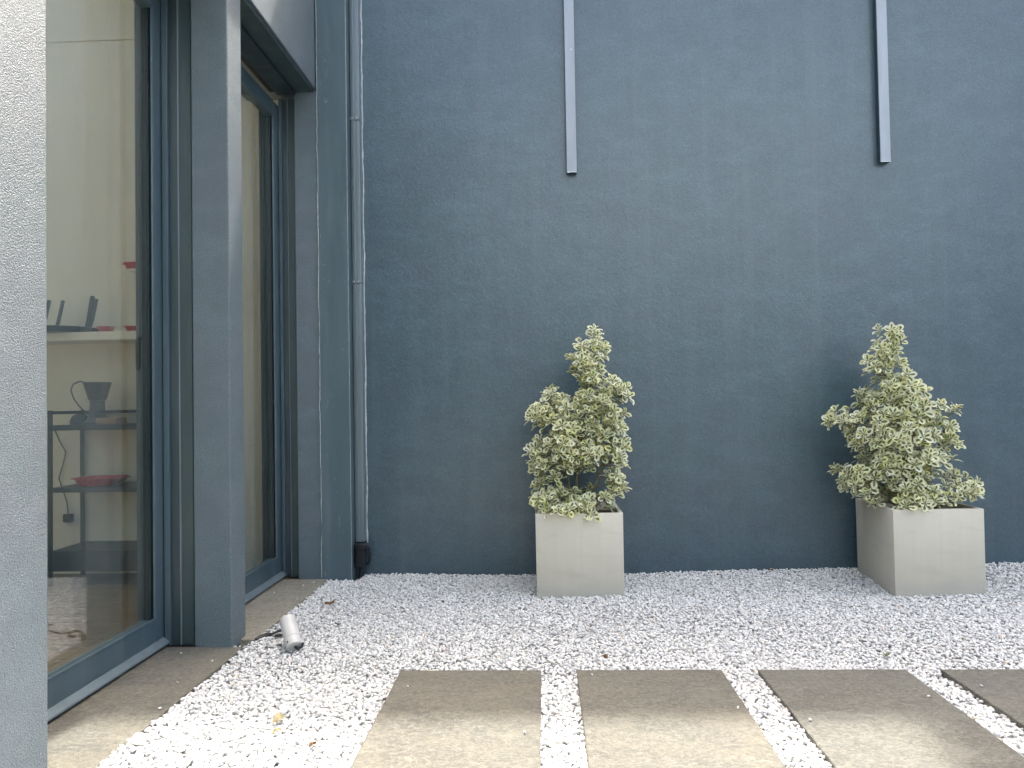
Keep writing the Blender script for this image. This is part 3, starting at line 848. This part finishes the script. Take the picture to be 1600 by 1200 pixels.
B2 = [(2.064, 1.519, 0.036, 0.044), (2.051, 1.432, 0.075, 0.06), (1.977, 1.319, 0.067, 0.045), (2.095, 1.298, 0.095, 0.067), (2.121, 1.165, 0.12, 0.085), (1.998, 1.159, 0.09, 0.07), (2.191, 1.031, 0.137, 0.10), (1.984, 1.034, 0.12, 0.09), (1.808, 0.999, 0.07, 0.05), (1.735, 0.997, 0.036, 0.025), (1.898, 0.884, 0.075, 0.07), (2.084, 0.9, 0.174, 0.09), (2.288, 0.935, 0.09, 0.07), (2.368, 0.839, 0.07, 0.05), (2.404, 1.055, 0.025, 0.025), (2.265, 0.777, 0.137, 0.07), (2.079, 0.742, 0.18, 0.07), (1.937, 0.694, 0.125, 0.06), (1.808, 0.658, 0.055, 0.04), (1.871, 0.612, 0.085, 0.055), (2.075, 0.598, 0.15, 0.075), (2.26, 0.596, 0.13, 0.075), (2.435, 0.613, 0.09, 0.05), (2.515, 0.593, 0.036, 0.044), (2.184, 0.52, 0.13, 0.03), (1.999, 0.533, 0.11, 0.035), (2.14, .515, .16, .022, -.22), (2.40, .55, .09, .03, -.2)]
z0 = .43
_, n1 = shrub(B1, .20, 4.52, z0,
      [((.20, 4.52, z0), (.20, 4.5, .7), (.25, 4.49, 1.0), (.30, 4.48, 1.25), (.31, 4.47, 1.48)),
       ((.17, 4.5, z0), (.15, 4.47, .65), (.08, 4.46, .9), (.045, 4.45, 1.15)),
       ((.24, 4.5, z0), (.33, 4.47, .7), (.42, 4.46, .95), (.46, 4.46, 1.15)),
       ((.16, 4.48, z0), (.06, 4.42, .52), (-.03, 4.42, .6), (-.05, 4.42, .8)),
       ((.24, 4.47, z0), (.30, 4.40, .5), (.40, 4.42, .62)), ((.22, 4.55, z0), (.19, 4.58, .8), (.16, 4.56, 1.05))],
      'narrow two-peaked cream and green shrub in the left planter', 21, holes=((.18, .655, .028),))
_, n2 = shrub(B2, 2.22, 4.53, z0,
      [((2.20, 4.53, z0), (2.15, 4.5, .7), (2.10, 4.49, 1.0), (2.07, 4.48, 1.3), (2.06, 4.48, 1.52)),
       ((2.18, 4.5, z0), (2.05, 4.46, .7), (1.92, 4.46, .9), (1.76, 4.46, .98)),
       ((2.24, 4.5, z0), (2.28, 4.47, .7), (2.34, 4.46, .85), (2.40, 4.46, 1.04)),
       ((2.16, 4.48, z0), (2.0, 4.42, .53), (1.90, 4.42, .62), (1.80, 4.42, .65)),
       ((2.26, 4.47, z0), (2.36, 4.42, .52), (2.50, 4.42, .6)), ((2.22, 4.55, z0), (2.2, 4.58, .8), (2.15, 4.56, 1.1))],
      'wide cone-shaped cream and green shrub in the right planter', 34)
print('leaves', n1, n2)

# ---------------------------------------------------------------- spotlight lying in the gravel
A = Vector((-1.226, 3.46, .128)); B = Vector((-1.158, 3.36, .028)); ax = (B - A); Ls = ax.length; ax.normalize()
rot = ax.to_track_quat('Z', 'Y').to_matrix().to_4x4(); T = Matrix.Translation(A) @ rot
sp = empty('spotlight', (-1.19, 3.41, 0)); tag(sp, 'pale grey cylindrical garden spotlight tipped over in the gravel', 'spotlight')
r = .038
PD(MB().lathe([(0, .012), (r - .006, .012), (r - .006, 0), (r, .002), (r, Ls * .70), (r - .001, Ls * .705)], 32, T), 'housing', M_lamp, sp, True)
PD(MB().lathe([(r - .001, Ls * .712), (r, Ls * .715), (r, Ls - .004), (r - .004, Ls), (0, Ls)], 32, T), 'end_cap', M_lamp, sp, True)
PD(MB().lathe([(.0, .0), (r - .007, .0), (r - .007, .01), (0, .01)], 24, T @ Matrix.Translation((0, 0, .003))), 'lens', M_castiron, sp, True)
Sd = T @ Matrix.Translation((0, 0, Ls * .86))
side = (Vector((0, -1, .15)) - ax * Vector((0, -1, .15)).dot(ax)).normalized()
ctr = A + ax * Ls * .87 + (Matrix.Rotation(.25, 3, ax) @ side) * (r - .001)
PD(MB().lathe([(0, .002), (.0045, .0015), (.005, 0)], 10, Matrix.Translation(ctr) @ side.to_track_quat('Z', 'Y').to_matrix().to_4x4()), 'screw', M_dark, sp)
e = A + ax * Ls
PD(MB().tube([e + Vector((.0, 0, .006)), e + Vector((.018, -.004, -.006)), e + Vector((.034, .004, .004)), e + Vector((.036, .012, .016))], [.007, .008, .006, .005], 8), 'bracket', M_castiron, sp, True)
cb = empty('cable_connector', (-1.36, 3.56, 0)); tag(cb, 'black cable connector lying between the spotlight and the stone threshold', 'cable connector')
PD(MB().tube([(-1.395, 3.50, .017), (-1.378, 3.525, .02), (-1.36, 3.55, .022), (-1.345, 3.565, .022)], [.009, .014, .014, .009], 10), 'plug_body', M_cable, cb, True)
PD(MB().tube([(-1.345, 3.565, .022), (-1.32, 3.60, .028), (-1.285, 3.615, .03), (-1.265, 3.58, .028), (-1.285, 3.555, .022), (-1.32, 3.55, .02)], .006, 8), 'cable', M_cable, cb, True)
PD(MB().tube([(-1.335, 3.59, .024), (-1.30, 3.605, .03), (-1.25, 3.55, .035), (-1.225, 3.49, .07)], .005, 8), 'cable', M_cable, cb, True)

# ---------------------------------------------------------------- litter on the gravel
def litter(name, x, y, z, s, mat, lab, cat, seed, rz):
    rr = random.Random(seed); bm = bmesh.new(); st = [(0, .08), (.25, .7), (.5, 1), (.75, .75), (1, .05)]
    rows = []
    for t_, w in st:
        rows.append([bm.verts.new(((t_ - .5) * s, sgn * w * s * .3, s * (.22 * abs(sgn) + .12 * math.sin(6 * t_ + seed) + .1 * rr.random()))) for sgn in (-1, 0, 1)])
    for a, b in zip(rows[:-1], rows[1:]):
        for j in range(2): bm.faces.new((a[j], a[j + 1], b[j + 1], b[j]))
    bmesh.ops.solidify(bm, geom=bm.faces[:], thickness=.0008)
    mb = MB(); mb.bm.free(); mb.bm = bm; o = mb.build(name, mat, None, True)
    o.location = (x, y, z); o.rotation_euler = (rr.uniform(-.3, .3), rr.uniform(-.3, .3), rz); return tag(o, lab, cat)
litter('dry_leaf', -1.215, 4.115, .016, .055, M_dryleaf, 'curled brown leaf on the gravel near the second window', 'dry leaf', 1, .5)
litter('dry_leaf', .25, 3.245, .016, .040, M_dryleaf, 'brown leaf fragment just behind the second paving slab', 'dry leaf', 2, 1.3)
litter('dry_leaf', 1.45, 4.80, .03, .045, M_dryleaf, 'brown leaf at the foot of the blue wall between the planters', 'dry leaf', 3, .1)
litter('faded_leaf', -.965, 2.62, .014, .055, M_yleaf, 'pale yellow leaf on the sunlit gravel at lower left', 'dry leaf', 4, 1.2)
litter('faded_leaf', -.935, 2.53, .012, .035, M_yleaf, 'small pale leaf scrap in front of the yellow leaf', 'dry leaf', 5, .3)
litter('faded_leaf', -.78, 2.43, .014, .030, M_dryleaf, 'tan leaf scrap on the gravel left of the first slab', 'dry leaf', 6, 1.0)
litter('twig', -1.066, 3.74, .016, .03, M_black, 'short dark twig on the gravel behind the spotlight', 'twig', 7, .2)
sr = empty('weed_sprout', (1.465, 3.275, 0)); tag(sr, 'tiny green weed sprouting beside the third slab corner', 'weed')
for k in range(6):
    a = k * 1.05; d = Vector((math.cos(a), math.sin(a), .8))
    bm = bmesh.new(); s = .018
    vs = [bm.verts.new(p) for p in ((0, 0, .008), d * s * .5 + Vector((-d.y, d.x, 0)) * .004 + Vector((0, 0, .01)), d * s + Vector((0, 0, .008)), d * s * .5 - Vector((-d.y, d.x, 0)) * .004 + Vector((0, 0, .01)))]
    bm.faces.new(vs); mb = MB(); mb.bm.free(); mb.bm = bm; mb.build('leaf', M_green, sr)

# ---------------------------------------------------------------- things inside, behind the glass
# steel rack: three tiers, its left end posts
rk = empty('metal_rack', (-2.6, 4.7, 0)); tag(rk, 'black metal three-tier shelving rack behind the first window', 'shelving rack')
RX0, RX1, RY0, RY1 = -3.165, -2.15, 4.58, 4.93
for x in (RX0, RX1 - .022):
    for yy in (RY0, RY1 - .022):
        PD(MB().box(x, x + .022, yy, yy + .022, .012, 1.13, .002, 1), 'post', M_black, rk)
for z, th in ((1.035, .034), (.635, .030), (.235, .13)):
    PD(MB().box(RX0 + .024, RX1 - .024, RY0 + .002, RY1 - .002, z - th, z, .003, 1), 'shelf', M_black, rk)
PD(MB().box(RX0 + .024, RX1 - .024, RY1 - .018, RY1 - .006, 1.105, 1.125), 'top_rail', M_black, rk)
PD(MB().box(RX0 + .004, RX0 + .016, RY0 + .024, RY1 - .024, 1.105, 1.125), 'top_rail', M_black, rk)
# appliance on the rack
gx, gy, gz = -2.935, 4.74, 1.0355
gd = empty('coffee_grinder', (gx, gy, gz)); tag(gd, 'black countertop grinder with flared hopper on the rack', 'coffee grinder')
def GL(prof, n_, dx=0, dy=0, mat=M_castiron): return PD(MB().lathe(prof, 28, Matrix.Translation((gx + dx, gy + dy, gz))), n_, mat, gd, True)
GL([(0, 0), (.085, 0), (.085, .012), (.062, .03), (.052, .06), (.046, .115), (.044, .155), (0, .155)], 'body')
GL([(0, .156), (.052, .156), (.056, .17), (.082, .262), (.084, .275), (.079, .275), (.05, .17), (0, .17)], 'hopper')
GL([(0, 0), (.06, 0), (.06, .02), (.05, .05), (.028, .068), (0, .072)], 'side_dome', -.105, -.02)
PD(MB().tube([(gx - .075, gy, gz + .272), (gx - .12, gy, gz + .285), (gx - .165, gy, gz + .265), (gx - .18, gy, gz + .225), (gx - .16, gy, gz + .17), (gx - .12, gy, gz + .115), (gx - .075, gy, gz + .075), (gx - .05, gy, gz + .06)], .005, 8), 'cord', M_cable, gd, True)
bx = tag(PD(MB().box(-2.90, -2.76, 4.66, 4.78, 1.0355, 1.077, .003, 1), 'card_box', M_box, None) if False else MB().box(-2.90, -2.76, 4.66, 4.78, 1.0355, 1.077, .003, 1).build('card_box', M_box), 'flat brown box on the rack right of the grinder', 'box')
# red baking dish
def dish(name, cx, cy, cz, rx, ry, h, mat, lab, cat, spout=False, n=32):
    root = empty(name, (cx, cy, cz)); tag(root, lab, cat)
    mb = MB(); t_ = bmesh.new(); prof = [(0, .0), (.72, .0), (.80, .12), (.93, .8), (1.0, .92), (1.0, 1.0), (.96, 1.0), (.86, .75), (.74, .15), (0, .12)]
    rings = []
    for rf, zf in prof:
        if rf == 0: rings.append([t_.verts.new((0, 0, zf * h))]); continue
        rr_ = []
        for k in range(n):
            a = 2 * math.pi * k / n; c_, s_ = math.cos(a), math.sin(a); e_ = 2 / 3.4
            rr_.append(t_.verts.new((math.copysign(abs(c_) ** e_, c_) * rx * rf, math.copysign(abs(s_) ** e_, s_) * ry * rf, zf * h)))
        rings.append(rr_)
    for a, b in zip(rings[:-1], rings[1:]):
        for k in range(n):
            k2 = (k + 1) % n
            if len(a) == 1: t_.faces.new((a[0], b[k2], b[k]))
            elif len(b) == 1: t_.faces.new((a[k], a[k2], b[0]))
            else: t_.faces.new((a[k], a[k2], b[k2], b[k]))
    bmesh.ops.recalc_face_normals(t_, faces=t_.faces)
    mb.add(t_, Matrix.Translation((cx, cy, cz))); PD(mb, 'bowl', mat, root, True)
    for sx in (-1, 1):
        PD(MB().box(cx + sx * (rx + .004) - .012, cx + sx * (rx + .004) + .012, cy - ry * .45, cy + ry * .45, cz + h * .82, cz + h * .96, .003, 2), 'handle', mat, root, True)
    return root
dish('baking_dish', -2.90, 4.72, .6355, .155, .12, .055, M_red, 'long red baking dish on the middle tier of the rack', 'baking dish')
# wall socket and plug with its lead
ws = empty('wall_socket', (-3.24, 4.95, .40)); tag(ws, 'pale wall socket with black plug behind the rack', 'wall socket')
PD(MB().box(-3.29, -3.155, 4.94, 4.949, .34, .46, .003, 2), 'face_plate', M_sock, ws, True)
PD(MB().box(-3.285, -3.225, 4.905, 4.9395, .365, .42, .006, 2), 'plug', M_cable, ws, True)
PD(MB().tube([(-3.255, 4.92, .415), (-3.27, 4.93, .50), (-3.30, 4.935, .58), (-3.33, 4.935, .66), (-3.30, 4.935, .76), (-3.28, 4.935, .84), (-3.33, 4.935, .93), (-3.36, 4.935, 1.0)], .004, 6), 'lead', M_cable, ws, True)
# wall shelf with pans
sh = MB().box(-4.2, -2.62, 4.68, 4.949, 1.585, 1.640, .002, 1).build('wall_shelf', M_shelf)
tag(sh, 'cream wall shelf holding pans and red dishes', 'wall shelf')
fp = empty('frying_pan', (-3.20, 4.78, 1.641)); tag(fp, 'stack of flat black pans with upright handles on the shelf', 'frying pan')
PD(MB().lathe([(0, 0), (.19, 0), (.225, .034), (.229, .036), (.222, .036), (.185, .006), (0, .006)], 36, Matrix.Translation((-3.21, 4.80, 1.641))), 'pan_body', M_castiron, fp, True)
for (x0, x1, zt, rr_) in ((-3.19, -3.175, 1.86, .012), (-2.985, -2.972, 1.885, .015), (-2.962, -2.945, 1.865, .011), (-3.285, -3.268, 1.865, .013)):
    PD(MB().tube([(x0, 4.70, 1.656), (x0 + (x1 - x0) * .4, 4.72, 1.72), (x1, 4.75, zt - .006), (x1, 4.75, zt)], [rr_ * .8, rr_, rr_, rr_ * .6], 10), 'handle', M_castiron, fp, True)
PD(MB().box(-3.02, -2.93, 4.68, 4.80, 1.641, 1.668, .006, 2), 'pan_rest', M_castiron, fp, True)
dish('gratin_dish', -2.862, 4.72, 1.641, .042, .05, .034, M_coral, 'small coral red dish on the shelf beside the pan handles', 'dish')
dish('gratin_dish', -2.672, 4.72, 1.641, .052, .05, .032, M_red, 'dark red dish on the shelf next to the window frame', 'dish')
sh2 = MB().box(-2.70, -2.05, 4.70, 4.949, 2.035, 2.052, .002, 1).build('upper_shelf', M_shelf)
tag(sh2, 'short upper wall shelf mostly hidden by the window frame', 'wall shelf')
dish('gratin_dish', -2.67, 4.76, 2.053, .075, .07, .042, M_red, 'red dish higher up, cut off by the window frame', 'dish')
